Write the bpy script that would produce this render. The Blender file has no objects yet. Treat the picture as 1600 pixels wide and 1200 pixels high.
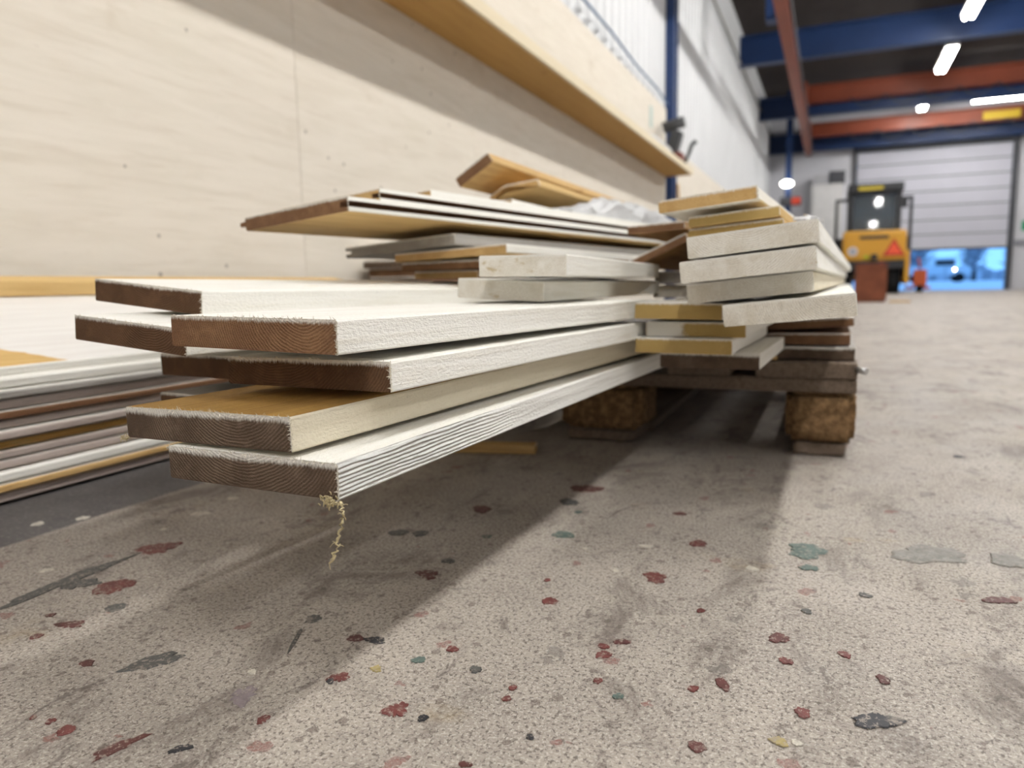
import bpy, bmesh, math, random
from mathutils import Vector, Matrix, noise
random.seed(7)
S = bpy.context.scene
C = S.collection
rad = math.radians

# ------------------------------------------------------------------ camera
YAW, PITCH, ROLL, CAM_H = rad(23.433), rad(7.577), rad(-1.031), 0.27
fw = Vector((-math.sin(YAW)*math.cos(PITCH), math.cos(YAW)*math.cos(PITCH), -math.sin(PITCH)))
r0 = Vector((math.cos(YAW), math.sin(YAW), 0)); u0 = r0.cross(fw)
rt = math.cos(ROLL)*r0 + math.sin(ROLL)*u0
up = -math.sin(ROLL)*r0 + math.cos(ROLL)*u0
cam_d = bpy.data.cameras.new('camera'); cam = bpy.data.objects.new('camera', cam_d); C.objects.link(cam)
M = Matrix((rt, up, -fw)).transposed().to_4x4(); M.translation = (0, 0, CAM_H); cam.matrix_world = M
cam_d.sensor_width = 36; cam_d.lens = 1150/1600*36; cam_d.clip_start = 0.02; cam_d.clip_end = 300
cam_d.dof.use_dof = True; cam_d.dof.focus_distance = 0.50; cam_d.dof.aperture_fstop = 6.2
S.camera = cam

# ------------------------------------------------------------------ world, exposure
S.view_settings.view_transform = 'Standard'; S.view_settings.look = 'None'
S.view_settings.exposure = 0.70; S.view_settings.gamma = 1.0; S.view_settings.use_curve_mapping = False
w = bpy.data.worlds.new('dusk_sky'); S.world = w; w.use_nodes = True
bg = w.node_tree.nodes['Background']
bg.inputs[0].default_value = (0.20, 0.50, 1.0, 1); bg.inputs[1].default_value = 1.15
S.cycles.max_bounces = 7; S.cycles.diffuse_bounces = 4; S.cycles.glossy_bounces = 3; S.cycles.transparent_max_bounces = 8; S.cycles.sample_clamp_indirect = 6.0
LAMP_A, LAMP_B = 142.0, 100.0      # glow of the tubes in the near and the far row of fittings
LAMP_COL = (1.0, 0.985, 0.955)

# ------------------------------------------------------------------ helpers
def tag(o, label=None, cat=None, group=None, kind=None):
    if label: o['label'] = label
    if cat: o['category'] = cat
    if group: o['group'] = group
    if kind: o['kind'] = kind
    return o
def link(name, me, mats, parent=None):
    o = bpy.data.objects.new(name, me); C.objects.link(o)
    if not isinstance(mats, (list, tuple)): mats = [mats]
    if not me.materials:
        for m in mats: me.materials.append(m)
    if parent: o.parent = parent
    return o
def empty(name, loc, rz=0):
    o = bpy.data.objects.new(name, None); C.objects.link(o); o.location = loc; o.rotation_euler = (0, 0, rz)
    o.empty_display_size = 0.1
    return o
class MB:
    def __init__(s): s.bm = bmesh.new()
    def box(s, x0, x1, y0, y1, z0, z1, bev=0.0, rot=None, mi=0):
        b = bmesh.new()
        bmesh.ops.create_cube(b, size=1)
        sx, sy, sz = x1-x0, y1-y0, z1-z0
        for v in b.verts: v.co = Vector((v.co.x*sx, v.co.y*sy, v.co.z*sz))
        if bev > 0: bmesh.ops.bevel(b, geom=b.edges[:], offset=min(bev, .45*min(sx, sy, sz)), segments=2, affect='EDGES', profile=.6)
        c = Vector(((x0+x1)/2, (y0+y1)/2, (z0+z1)/2))
        for v in b.verts:
            if rot: v.co = rot @ v.co
            v.co += c
        for f in b.faces: f.material_index = mi
        s._merge(b); return s
    def _merge(s, b):
        me = bpy.data.meshes.new('t'); b.to_mesh(me); b.free(); s.bm.from_mesh(me); bpy.data.meshes.remove(me)
    def tube(s, pts, r, n=8, closed=False, mi=0):
        pts = [Vector(p) for p in pts]; rings = []
        rs = r if isinstance(r, (list, tuple)) else [r]*len(pts)
        for i, p in enumerate(pts):
            d = (pts[min(i+1, len(pts)-1)]-pts[max(i-1, 0)]).normalized()
            a = d.cross(Vector((0, 0, 1)))
            if a.length < 1e-3: a = d.cross(Vector((0, 1, 0)))
            a.normalize(); b = d.cross(a)
            rings.append([s.bm.verts.new(p+(a*math.cos(2*math.pi*k/n)+b*math.sin(2*math.pi*k/n))*rs[i]) for k in range(n)])
        for i in range(len(rings)-1):
            for k in range(n):
                f = s.bm.faces.new((rings[i][k], rings[i][(k+1) % n], rings[i+1][(k+1) % n], rings[i+1][k])); f.smooth = True; f.material_index = mi
        s.bm.faces.new(rings[0][::-1]).material_index = mi; s.bm.faces.new(rings[-1]).material_index = mi
        return s
    def cyl(s, p0, p1, r, n=20, r1=None):
        return s.tube([p0, p1], [r, r if r1 is None else r1], n)
    def prism(s, pts, y0, y1, mi=0):   # pts in XZ
        a = [s.bm.verts.new((x, y0, z)) for x, z in pts]; b = [s.bm.verts.new((x, y1, z)) for x, z in pts]
        n = len(pts)
        s.bm.faces.new(a).material_index = mi; s.bm.faces.new(b[::-1]).material_index = mi
        for i in range(n): s.bm.faces.new((a[i], b[i], b[(i+1) % n], a[(i+1) % n])).material_index = mi
        return s
    def build(s, name, mats, parent=None):
        bmesh.ops.recalc_face_normals(s.bm, faces=s.bm.faces[:])
        me = bpy.data.meshes.new(name); s.bm.to_mesh(me); s.bm.free()
        return link(name, me, mats, parent)

# ---- node helpers
class NT:
    def __init__(s, name, rough=.7, metal=0., spec=.3):
        s.m = bpy.data.materials.new(name); s.m.use_nodes = True; s.t = s.m.node_tree; s.n = s.t.nodes
        s.b = s.n['Principled BSDF']; s.b.inputs['Roughness'].default_value = rough
        s.b.inputs['Metallic'].default_value = metal; s.b.inputs['Specular IOR Level'].default_value = spec
    def node(s, typ, **kw):
        n = s.n.new(typ)
        for k, v in kw.items(): setattr(n, k, v)
        return n
    def L(s, a, b): s.t.links.new(a, b)
    def val(s, sock, v):
        if hasattr(v, 'links') or isinstance(v, bpy.types.NodeSocket): s.L(v, sock)
        else: sock.default_value = v
    def math(s, op, a, b=0., c=None, clamp=False):
        n = s.node('ShaderNodeMath', operation=op, use_clamp=clamp); s.val(n.inputs[0], a); s.val(n.inputs[1], b)
        if c is not None: s.val(n.inputs[2], c)
        return n.outputs[0]
    def mix(s, f, a, b, blend='MIX'):
        n = s.node('ShaderNodeMix', data_type='RGBA', blend_type=blend)
        s.val(n.inputs[0], f); s.val(n.inputs[6], a if not isinstance(a, tuple) else (*a, 1)); s.val(n.inputs[7], b if not isinstance(b, tuple) else (*b, 1))
        return n.outputs[2]
    def coords(s, scale=(1, 1, 1), rnd=True, kind='Object'):
        tc = s.node('ShaderNodeTexCoord'); out = tc.outputs[kind]
        if rnd:
            oi = s.node('ShaderNodeObjectInfo'); m = s.math('MULTIPLY', oi.outputs['Random'], 37.)
            a = s.node('ShaderNodeVectorMath', operation='ADD'); cx = s.node('ShaderNodeCombineXYZ')
            s.L(m, cx.inputs[0]); s.L(m, cx.inputs[1]); s.L(m, cx.inputs[2]); s.L(out, a.inputs[0]); s.L(cx.outputs[0], a.inputs[1]); out = a.outputs[0]
        mp = s.node('ShaderNodeVectorMath', operation='MULTIPLY'); s.L(out, mp.inputs[0]); mp.inputs[1].default_value = scale
        return mp.outputs[0]
    def noise(s, vec, scale=1., detail=4, rough=.6, dist=0.):
        n = s.node('ShaderNodeTexNoise'); s.L(vec, n.inputs['Vector']); n.inputs['Scale'].default_value = scale
        n.inputs['Detail'].default_value = detail; n.inputs['Roughness'].default_value = rough; n.inputs['Distortion'].default_value = dist
        return n.outputs['Fac']
    def ramp(s, f, lo, hi, a=0., b=1.):
        n = s.node('ShaderNodeMapRange', interpolation_type='SMOOTHSTEP', clamp=True); s.val(n.inputs[0], f)
        n.inputs[1].default_value = lo; n.inputs[2].default_value = hi; n.inputs[3].default_value = a; n.inputs[4].default_value = b
        return n.outputs[0]
    def bump(s, h, strength=.3, dist=.001):
        n = s.node('ShaderNodeBump'); s.val(n.inputs['Height'], h); n.inputs['Strength'].default_value = strength; n.inputs['Distance'].default_value = dist
        s.L(n.outputs[0], s.b.inputs['Normal'])
    def col(s, c): s.val(s.b.inputs['Base Color'], c if not isinstance(c, tuple) else (*c, 1)); return s
def flat(name, col, rough=.6, metal=0., spec=.3, var=.06, scale=6., bump=.0):
    t = NT(name, rough, metal, spec)
    v = t.coords(); n = t.noise(v, scale, 5, .65)
    k = t.ramp(n, .25, .75, 1-var, 1+var)
    t.col(t.mix(1., col, k, 'MULTIPLY'))
    if bump: t.bump(t.noise(v, scale*6, 4), bump, .002)
    return t.m
def emit(name, col, st):
    t = NT(name); t.b.inputs['Emission Color'].default_value = (*col, 1); t.b.inputs['Emission Strength'].default_value = st
    t.col((.8, .8, .8)); return t.m

def wood_face(name, col, dark, stain=None, stain_amt=.62, grain=.5, bump=.6, fine=160., rough=.72):
    t = NT(name, rough, 0, .25)
    v = t.coords((1, .035, 1)); g = t.noise(v, fine, 5, .7, .4)
    v2 = t.coords((1, .09, 1)); g2 = t.noise(v2, 38., 4, .6, 1.2)
    k = t.math('MULTIPLY', t.ramp(g, .42, .72), grain)
    c = t.mix(k, col, dark)
    c = t.mix(t.ramp(g2, .52, .78, 0, grain*.7), c, dark)
    if stain:
        v3 = t.coords((1, .45, 1)); s_ = t.noise(v3, 9., 5, .65)
        c = t.mix(t.ramp(s_, stain_amt, stain_amt+.09), c, stain)
    v4 = t.coords(); dn = t.noise(v4, 260., 2, .6)
    c = t.mix(t.ramp(dn, .70, .76, 0, .35), c, (.16, .13, .09))
    fz = t.noise(t.coords((1, .5, 1)), 520., 2, .7)
    c = t.mix(t.ramp(fz, .52, .72, 0, grain*.45), c, dark)
    t.col(c); t.bump(t.math('ADD', t.math('ADD', g, t.math('MULTIPLY', g2, .6)), t.math('MULTIPLY', fz, .8)), bump, .0018)
    return t.m
def wood_end(name, col, light, ring=.55, white=(.80, .78, .72), wedge=.5, speck=(.1, .06, .035), smear=None, stain=None):
    t = NT(name, .85, 0, .12)
    tc = t.node('ShaderNodeTexCoord'); sp = t.node('ShaderNodeSeparateXYZ'); t.L(tc.outputs['Object'], sp.inputs[0])
    oi = t.node('ShaderNodeObjectInfo')
    x = t.math('ADD', sp.outputs[0], t.math('MULTIPLY_ADD', oi.outputs['Random'], .11, .015))
    z = t.math('SUBTRACT', sp.outputs[2], t.math('MULTIPLY_ADD', oi.outputs['Random'], .06, .012))
    d = t.math('SQRT', t.math('ADD', t.math('MULTIPLY', x, x), t.math('MULTIPLY', z, z)))
    v = t.coords((1, .2, 1)); wob = t.noise(v, 40., 3)
    d = t.math('ADD', d, t.math('MULTIPLY', wob, .006))
    sn = t.math('SINE', t.math('MULTIPLY', d, 3000.))
    fib = t.noise(t.coords((1, .2, 1)), 1100., 2, .6)
    k = t.math('MULTIPLY', t.ramp(sn, -.6, .95), t.math('MULTIPLY', t.ramp(t.noise(t.coords((1, .2, 1)), 26., 3), .38, .62), ring))
    c = t.mix(k, col, light)
    c = t.mix(t.ramp(fib, .50, .72, 0, .6), c, speck)
    big = t.noise(t.coords((1, .2, 1)), 45., 5, .7)
    c = t.mix(t.ramp(big, .48, .72, 0, .5), c, light)
    # ragged paint wrapped over the arris (fibres of paint on the top and right edges)
    n2 = t.noise(t.coords((1, .2, .18)), 800., 3, .75)
    n3 = t.noise(t.coords((1, .2, 1)), 24., 3)
    e = t.math('ADD', sp.outputs[2], t.math('MULTIPLY', n2, .006))
    e = t.math('ADD', e, t.math('MULTIPLY', n3, .007*wedge))
    fac = t.ramp(e, .0004+.0008*wedge, .0030+.0020*wedge, 0, .9)
    fx = t.ramp(t.math('ADD', sp.outputs[0], t.math('MULTIPLY', n2, .003)), .0002, .0012)
    c = t.mix(t.math('MAXIMUM', fac, fx), c, white)
    if smear: c = t.mix(t.ramp(t.math('ADD', sp.outputs[0], t.math('MULTIPLY', big, .05)), smear+.02, smear+.03, .85, 0), c, white)
    if stain:
        b2 = t.noise(t.coords((1, .2, 2)), 17., 5, .75)
        c = t.mix(t.ramp(b2, .60, .68, 0, .8), c, stain)
    t.col(c); t.bump(t.math('ADD', t.math('MULTIPLY', sn, .2), t.math('ADD', fib, big)), .6, .0014)
    return t.m

WHITE = (.88, .865, .81); WHITE_D = (.72, .68, .585)
M_ = {}
M_['white'] = wood_face('white_painted_wood', WHITE, WHITE_D, (.66, .53, .30), .66)
M_['white_rough'] = wood_face('white_painted_sawn_wood', (.82, .80, .74), (.50, .47, .41), None, grain=.75, bump=1.0, fine=110.)
def ribbed_mat():
    t = NT('ribbed_sawn_white_wood', .75, 0, .25)
    tc = t.node('ShaderNodeTexCoord'); sp = t.node('ShaderNodeSeparateXYZ'); t.L(tc.outputs['Object'], sp.inputs[0])
    zz = t.math('ADD', sp.outputs[2], t.math('MULTIPLY', t.noise(t.coords((1, .12, 1)), 60., 4), .007))
    rib = t.math('SINE', t.math('MULTIPLY', zz, 2300.))
    amt = t.ramp(sp.outputs[1], .10, .26, 1, 0)
    g = t.noise(t.coords((1, .03, 1)), 150., 4, .7); fz = t.noise(t.coords((1, .5, 1)), 480., 2, .7)
    h = t.math('ADD', t.math('MULTIPLY', t.math('MULTIPLY', rib, amt), .5), t.math('ADD', g, t.math('MULTIPLY', fz, .5)))
    c = t.mix(t.ramp(g, .45, .72, 0, .6), (.82, .81, .77), (.58, .56, .51))
    c = t.mix(t.ramp(t.noise(t.coords((1, .3, 1)), 11., 4, .6), .62, .70, 0, .6), c, (.52, .52, .50))
    t.col(c); t.bump(h, 1.0, .0022); return t.m
M_['ribbed'] = ribbed_mat()
M_['cream'] = wood_face('cream_primed_wood', (.70, .64, .50), (.55, .47, .33), (.52, .38, .18), .64, .5)
M_['pine'] = wood_face('bare_pine_wood', (.60, .40, .17), (.42, .245, .085), (.33, .17, .05), .66, .8)
M_['pine_y'] = wood_face('yellow_pine_wood', (.66, .46, .20), (.50, .31, .11), None, .6, .7)
M_['amber'] = wood_face('oily_amber_wood', (.40, .235, .065), (.22, .11, .03), (.30, .25, .12), .6, .7)
M_['brown'] = wood_face('dark_brown_wood', (.20, .10, .048), (.10, .05, .025), (.36, .24, .13), .62, .8)
M_['rawtan'] = wood_face('tan_sawn_wood', (.44, .27, .12), (.27, .14, .055), (.5, .40, .26), .64, .8)
M_['grey'] = wood_face('grey_painted_wood', (.40, .38, .35), (.24, .22, .20), (.62, .60, .55), .64, .5)
M_['dirty'] = wood_face('weathered_pallet_wood', (.17, .125, .09), (.07, .05, .035), (.38, .34, .28), .66, .8, 1.0)
M_['taupe'] = wood_face('taupe_painted_wood', (.46, .39, .35), (.33, .26, .22), (.60, .55, .50), .66, .35)
def patch_mat():
    t = NT('white_panel_with_bare_patch', .6, 0, .3)
    v = t.coords((1, .5, 1), rnd=False); n = t.noise(v, 16., 4, .6)
    tc = t.node('ShaderNodeTexCoord'); sp = t.node('ShaderNodeSeparateXYZ'); t.L(tc.outputs['Object'], sp.inputs[0])
    e = t.math('ADD', t.math('ADD', sp.outputs[1], t.math('MULTIPLY', sp.outputs[0], -.55)), t.math('MULTIPLY', n, .05))
    k = t.math('MULTIPLY', t.ramp(e, 1.46, 1.465, 1, 0), t.ramp(sp.outputs[0], -.13, -.125))
    g = t.noise(t.coords((1, .05, 1)), 90., 4)
    t.col(t.mix(k, t.mix(t.ramp(g, .4, .7), (.80, .78, .75), (.74, .71, .68)), t.mix(t.ramp(g, .4, .7), (.66, .44, .17), (.52, .32, .10))))
    return t.m
M_['patch'] = patch_mat()
M_['end_dark'] = wood_end('dark_end_grain', (.085, .045, .024), (.16, .088, .048))
M_['end_grey'] = wood_end('grey_brown_end_grain', (.085, .058, .04), (.21, .155, .11), .7, wedge=.95)
M_['end_brown'] = wood_end('brown_end_grain', (.18, .095, .05), (.32, .19, .10), .5, wedge=.35)
M_['end_pine'] = wood_end('pine_end_grain', (.50, .32, .13), (.66, .46, .22), .8, wedge=.2, speck=(.30, .17, .06))
M_['end_lgrey'] = wood_end('pale_grey_end_grain', (.30, .28, .25), (.46, .44, .40), .6, wedge=.2, speck=(.16, .14, .12))
M_['end_white'] = wood_end('painted_end_grain', (.70, .655, .56), (.90, .885, .83), 1., wedge=.3, speck=(.40, .345, .26), stain=(.50, .39, .21))
M_['end_speck'] = wood_end('speckled_painted_end_grain', (.66, .61, .51), (.88, .86, .80), .7, wedge=.3, speck=(.20, .16, .11), stain=(.62, .55, .42))
M_['end_ochre_white'] = wood_end('smeared_ochre_end_wood', (.42, .29, .105), (.50, .36, .15), .35, wedge=.1, speck=(.30, .19, .07), smear=-.075)
M_['end_ochre'] = wood_end('ochre_end_wood', (.42, .29, .105), (.50, .36, .15), .35, wedge=.1, speck=(.30, .19, .07))

# ------------------------------------------------------------------ structure: floor
def floor_mat():
    t = NT('stained_concrete', .62, 0, .35)
    v = t.coords(rnd=False); sp = t.node('ShaderNodeSeparateXYZ'); t.L(v, sp.inputs[0])
    c = t.mix(t.ramp(t.noise(v, 3.2, 6, .65), .35, .66), (.43, .38, .325), (.31, .27, .235))
    f1 = t.noise(v, 420., 3, .75)
    c = t.mix(t.ramp(f1, .50, .62, 0, .7), c, (.64, .60, .54))
    f2 = t.noise(t.coords((1.1, .9, 1), rnd=False), 300., 3, .8)
    c = t.mix(t.ramp(f2, .53, .60, 0, .85), c, (.105, .085, .072))
    f3 = t.noise(v, 75., 5, .8)
    c = t.mix(t.ramp(f3, .58, .68, 0, .7), c, (.13, .105, .09))
    st = t.noise(t.coords((1.5, .8, 1), rnd=False), 7.5, 7, .75, .6)
    c = t.mix(t.ramp(st, .50, .68, 0, .78), c, (.135, .11, .097))
    yel = t.noise(t.coords((1, 1.3, 1), rnd=False), 7.3, 4, .6)
    c = t.mix(t.ramp(yel, .62, .74, 0, .45), c, (.36, .27, .14))
    dk = t.noise(t.coords((1.2, .7, 1), rnd=False), 22., 6, .8, .8)
    c = t.mix(t.ramp(dk, .56, .68, 0, .75), c, (.11, .09, .08))
    # small random paint drips
    for sc, thr, colr, off, op in ((24., .085, (.20, .05, .042), 0., .75), (17., .10, (.085, .082, .078), 3.1, .55), (85., .16, (.09, .065, .055), 17., .75)):
        a = t.node('ShaderNodeVectorMath', operation='ADD'); t.L(v, a.inputs[0]); a.inputs[1].default_value = (off, off*1.7, 0)
        dn = t.node('ShaderNodeTexNoise'); t.L(a.outputs[0], dn.inputs['Vector']); dn.inputs['Scale'].default_value = sc*4
        ad = t.node('ShaderNodeVectorMath', operation='MULTIPLY_ADD'); t.L(dn.outputs['Color'], ad.inputs[0]); ad.inputs[1].default_value = (.5/sc,)*3; t.L(a.outputs[0], ad.inputs[2])
        vo = t.node('ShaderNodeTexVoronoi', voronoi_dimensions='2D'); t.L(ad.outputs[0], vo.inputs['Vector']); vo.inputs['Scale'].default_value = sc
        sel = t.node('ShaderNodeSeparateColor'); t.L(vo.outputs['Color'], sel.inputs[0])
        r = t.math('MULTIPLY', t.ramp(sel.outputs[0], .80, 1.0), thr*1.9)
        k = t.math('LESS_THAN', vo.outputs['Distance'], r)
        c = t.mix(t.math('MULTIPLY', k, t.ramp(f2, .40, .56, op, op*.4)), c, colr)
    # dark painted strip along the foot of the wall
    edge = t.math('ADD', sp.outputs[0], t.math('MULTIPLY', t.noise(v, 25., 3), .012))
    c = t.mix(t.ramp(edge, -.812, -.804, 1, 0), c, t.mix(t.ramp(t.noise(v, 200., 3), .5, .75), (.095, .088, .085), (.22, .20, .19)))
    t.col(c)
    t.val(t.b.inputs['Roughness'], t.ramp(t.noise(v, 8., 4), .3, .7, .48, .75))
    t.bump(t.math('ADD', f2, f3), .4, .0012)
    return t.m
XW = -1.5; XR = 9.5; YB = -5.0; YE = 20.0; ZC = 4.45
floor = tag(MB().box(XW-.3, XR+.3, YB-.3, YE+.25, -.2, 0).build('floor', floor_mat()), kind='structure')
floor['label'] = 'paint-spotted stained concrete workshop floor'

# paint spots that can be told apart: thin irregular films of dried paint, parts of the floor
splat_cols = {'red': (.17, .05, .044), 'dkred': (.12, .042, .037), 'grey': (.10, .098, .092), 'green': (.12, .165, .145), 'white': (.66, .62, .53), 'black': (.035, .035, .04), 'yellow': (.45, .36, .15), 'lilac': (.26, .215, .225), 'lgrey': (.25, .235, .21)}
def splat_mat(k, col):
    t = NT('dried_%s_paint' % k, .55, 0, .35); v = t.coords()
    c = t.mix(t.ramp(t.noise(v, 90., 4, .7), .35, .7), col, tuple(q*.6 for q in col))
    c = t.mix(t.ramp(t.noise(v, 300., 3, .75), .55, .62, 0, .75), c, (.36, .31, .265))
    c = t.mix(t.ramp(t.noise(v, 40., 4, .75), .56, .66, 0, .6), c, (.30, .26, .22))
    t.col(c); return t.m
SPM = {k: splat_mat(k, v) for k, v in splat_cols.items()}
def splat(x, y, rx, ry, col, rot=0, jag=.35, seed=0):
    rnd = random.Random(seed); n = 30; bm = bmesh.new()
    ph = [rnd.uniform(0, 6.28) for _ in range(6)]
    ring = []; ring2 = []
    for k in range(n):
        a = 2*math.pi*k/n
        q = 1+jag*(.45*math.sin(2*a+ph[0])+.35*math.sin(3*a+ph[1])+.28*math.sin(5*a+ph[2])+.3*math.sin(9*a+ph[3])+.2*rnd.uniform(-1, 1))
        px_, py_ = math.cos(a)*rx*q, math.sin(a)*ry*q
        X = px_*math.cos(rot)-py_*math.sin(rot); Y = px_*math.sin(rot)+py_*math.cos(rot)
        ring.append(bm.verts.new((X, Y, 0))); ring2.append(bm.verts.new((X*.93, Y*.93, .0006)))
    for k in range(n): bm.faces.new((ring[k], ring[(k+1) % n], ring2[(k+1) % n], ring2[k]))
    bm.faces.new(ring2)
    me = bpy.data.meshes.new('paint_spot'); bm.to_mesh(me); bm.free()
    o = link('paint_spot', me, SPM[col], floor); o.location = (x, y, .0002+seed*.000004); return o
SPLATS = [(-0.6483, 0.5409, 0.0192, 0.0219, 'red', 0.358, 0.5),
 (-0.6021, 0.4507, 0.0189, 0.0187, 'red', 0.365, 0.3),
 (-0.6563, 0.4448, 0.063, 0.0117, 'grey', 1.586, 0.5),
 (-0.6418, 0.4435, 0.0186, 0.0161, 'grey', 0.364, 0.5),
 (-0.4496, 0.3625, 0.0238, 0.0102, 'grey', 1.099, 0.35),
 (-0.559, 0.4189, 0.0099, 0.0089, 'grey', 0.367, 0.2),
 (-0.4287, 0.2798, 0.0057, 0.0067, 'red', 0.379, 0.2),
 (-0.4472, 0.2827, 0.0029, 0.0042, 'red', 0.378, 0.35),
 (-0.4618, 0.2814, 0.0021, 0.003, 'red', 0.378, 0.35),
 (-0.3829, 0.2799, 0.0171, 0.0051, 'dkred', 1.36, 0.6),
 (-0.3463, 0.2928, 0.0071, 0.0037, 'black', 1.025, 0.5),
 (-0.4936, 0.3428, 0.0058, 0.0054, 'dkred', 0.374, 0.35),
 (-0.5651, 0.3827, 0.0103, 0.0083, 'dkred', 0.37, 0.6),
 (-0.5982, 0.3877, 0.0039, 0.0044, 'dkred', 0.368, 0.35),
 (-0.5715, 0.3575, 0.0052, 0.0052, 'red', 0.371, 0.2),
 (-0.3305, 0.4478, 0.007, 0.0065, 'dkred', 0.371, 0.3),
 (-0.3147, 0.4506, 0.009, 0.0058, 'black', 0.371, 0.5),
 (-0.3073, 0.395, 0.0072, 0.007, 'red', 0.375, 0.5),
 (-0.31, 0.3885, 0.0031, 0.0035, 'black', 0.375, 0.35),
 (-0.2675, 0.4364, 0.0061, 0.0047, 'green', 0.373, 0.3),
 (-0.2483, 0.3754, 0.0075, 0.0103, 'red', 0.378, 0.6),
 (-0.2274, 0.3737, 0.0037, 0.0039, 'black', 0.378, 0.3),
 (-0.3214, 0.3349, 0.0041, 0.0052, 'red', 0.378, 0.4),
 (-0.3533, 0.3515, 0.0096, 0.0109, 'lilac', 0.376, 0.5),
 (-0.373, 0.4282, 0.0214, 0.002, 'grey', 2.013, 0.3),
 (-0.3831, 0.4631, 0.0075, 0.0074, 'grey', 0.369, 0.4),
 (-0.2893, 0.4142, 0.0046, 0.0045, 'yellow', 0.374, 0.5),
 (-0.8244, 0.5851, 0.0072, 0.0089, 'white', 0.352, 0.35),
 (-0.8552, 0.5506, 0.0079, 0.0087, 'white', 0.353, 0.35),
 (-0.7129, 0.7146, 0.0086, 0.008, 'white', 0.346, 0.35),
 (-0.7008, 0.6491, 0.0121, 0.0085, 'white', 0.35, 0.35),
 (-0.701, 0.4546, 0.0065, 0.007, 'white', 0.362, 0.35),
 (-0.3698, 0.3778, 0.0037, 0.0038, 'white', 0.374, 0.35),
 (-0.0599, 0.7025, 0.006, 0.0074, 'white', 0.362, 0.35),
 (-0.1804, 0.6535, 0.0042, 0.0064, 'white', 0.362, 0.35),
 (-0.1667, 0.7271, 0.0072, 0.0057, 'white', 0.358, 0.35),
 (-0.2238, 0.6978, 0.0046, 0.0037, 'white', 0.358, 0.35),
 (-0.0092, 0.4333, 0.0037, 0.0032, 'white', 0.38, 0.35),
 (-0.694, 0.588, 0.0045, 0.0051, 'white', 0.354, 0.35),
 (-0.3418, 0.5805, 0.0104, 0.0126, 'dkred', 0.363, 0.6),
 (-0.2911, 0.9142, 0.023, 0.0187, 'dkred', 0.343, 0.3),
 (-0.383, 0.7842, 0.0134, 0.0157, 'dkred', 0.349, 0.3),
 (-0.1182, 0.7534, 0.0099, 0.0108, 'red', 0.357, 0.3),
 (-0.1552, 0.8485, 0.0082, 0.0075, 'dkred', 0.35, 0.3),
 (-0.2134, 0.5656, 0.0072, 0.0084, 'red', 0.367, 0.3),
 (-0.2315, 0.6077, 0.0035, 0.0037, 'red', 0.364, 0.3),
 (-0.252, 0.4599, 0.0048, 0.0054, 'red', 0.372, 0.3),
 (-0.2227, 0.4394, 0.005, 0.0053, 'grey', 0.374, 0.3),
 (-0.1442, 0.4927, 0.0066, 0.0062, 'red', 0.373, 0.3),
 (-0.1477, 0.5048, 0.0048, 0.0045, 'red', 0.372, 0.3),
 (-0.1366, 0.5166, 0.0068, 0.0046, 'dkred', 0.372, 0.3),
 (-0.0756, 0.4704, 0.0043, 0.004, 'red', 0.376, 0.3),
 (-0.0582, 0.4833, 0.0047, 0.0091, 'dkred', 0.375, 0.3),
 (-0.1377, 0.4564, 0.0039, 0.0037, 'red', 0.375, 0.3),
 (-0.1885, 0.4267, 0.003, 0.0036, 'red', 0.376, 0.3),
 (-0.1869, 0.4132, 0.0034, 0.0034, 'red', 0.377, 0.3),
 (-0.1197, 0.443, 0.0042, 0.0038, 'green', 0.376, 0.3),
 (-0.0629, 0.4079, 0.006, 0.0056, 'dkred', 0.38, 0.3),
 (-0.3346, 0.6961, 0.0056, 0.0062, 'green', 0.356, 0.3),
 (-0.3405, 0.6177, 0.007, 0.0078, 'grey', 0.36, 0.3),
 (-0.2591, 0.7308, 0.0132, 0.0125, 'green', 0.355, 0.3),
 (-0.2691, 0.8122, 0.0053, 0.005, 'green', 0.35, 0.3),
 (-0.2928, 0.8483, 0.0128, 0.0165, 'grey', 0.347, 0.3),
 (-0.1572, 0.3803, 0.0027, 0.0029, 'black', 0.379, 0.3),
 (-0.1818, 0.3428, 0.0044, 0.0028, 'dkred', 0.381, 0.3),
 (-0.0901, 0.5929, 0.0037, 0.0043, 'red', 0.368, 0.3),
 (-0.4323, 0.6733, 0.0122, 0.0109, 'grey', 0.355, 0.3),
 (-0.4084, 0.6799, 0.0107, 0.0097, 'grey', 0.355, 0.3),
 (-0.1402, 0.6489, 0.0118, 0.0129, 'red', 0.363, 0.45),
 (-0.0139, 0.7705, 0.0209, 0.0229, 'green', 0.359, 0.4),
 (-0.0102, 0.723, 0.0089, 0.0084, 'green', 0.362, 0.4),
 (0.0966, 0.8006, 0.0369, 0.0273, 'lgrey', 0.359, 0.4),
 (0.1674, 0.8092, 0.0178, 0.0232, 'lgrey', 0.36, 0.4),
 (-0.0274, 0.5657, 0.0092, 0.0075, 'dkred', 0.371, 0.4),
 (-0.0205, 0.5312, 0.005, 0.0057, 'red', 0.373, 0.4),
 (0.0183, 0.5562, 0.0041, 0.0061, 'red', 0.373, 0.4),
 (0.0417, 0.5288, 0.0047, 0.0063, 'dkred', 0.375, 0.4),
 (-0.0072, 0.4671, 0.0056, 0.0059, 'red', 0.378, 0.4),
 (0.0351, 0.4744, 0.0155, 0.0096, 'black', 0.378, 0.4),
 (0.1383, 0.702, 0.0126, 0.0081, 'dkred', 0.367, 0.4),
 (0.0361, 0.6739, 0.0054, 0.0057, 'grey', 0.366, 0.4),
 (0.186, 1.2736, 0.0075, 0.0118, 'black', 0.331, 0.4),
 (-0.019, 0.4307, 0.0052, 0.0052, 'yellow', 0.38, 0.4),
 (-0.0095, 0.6226, 0.0047, 0.0051, 'grey', 0.368, 0.4)]
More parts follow.
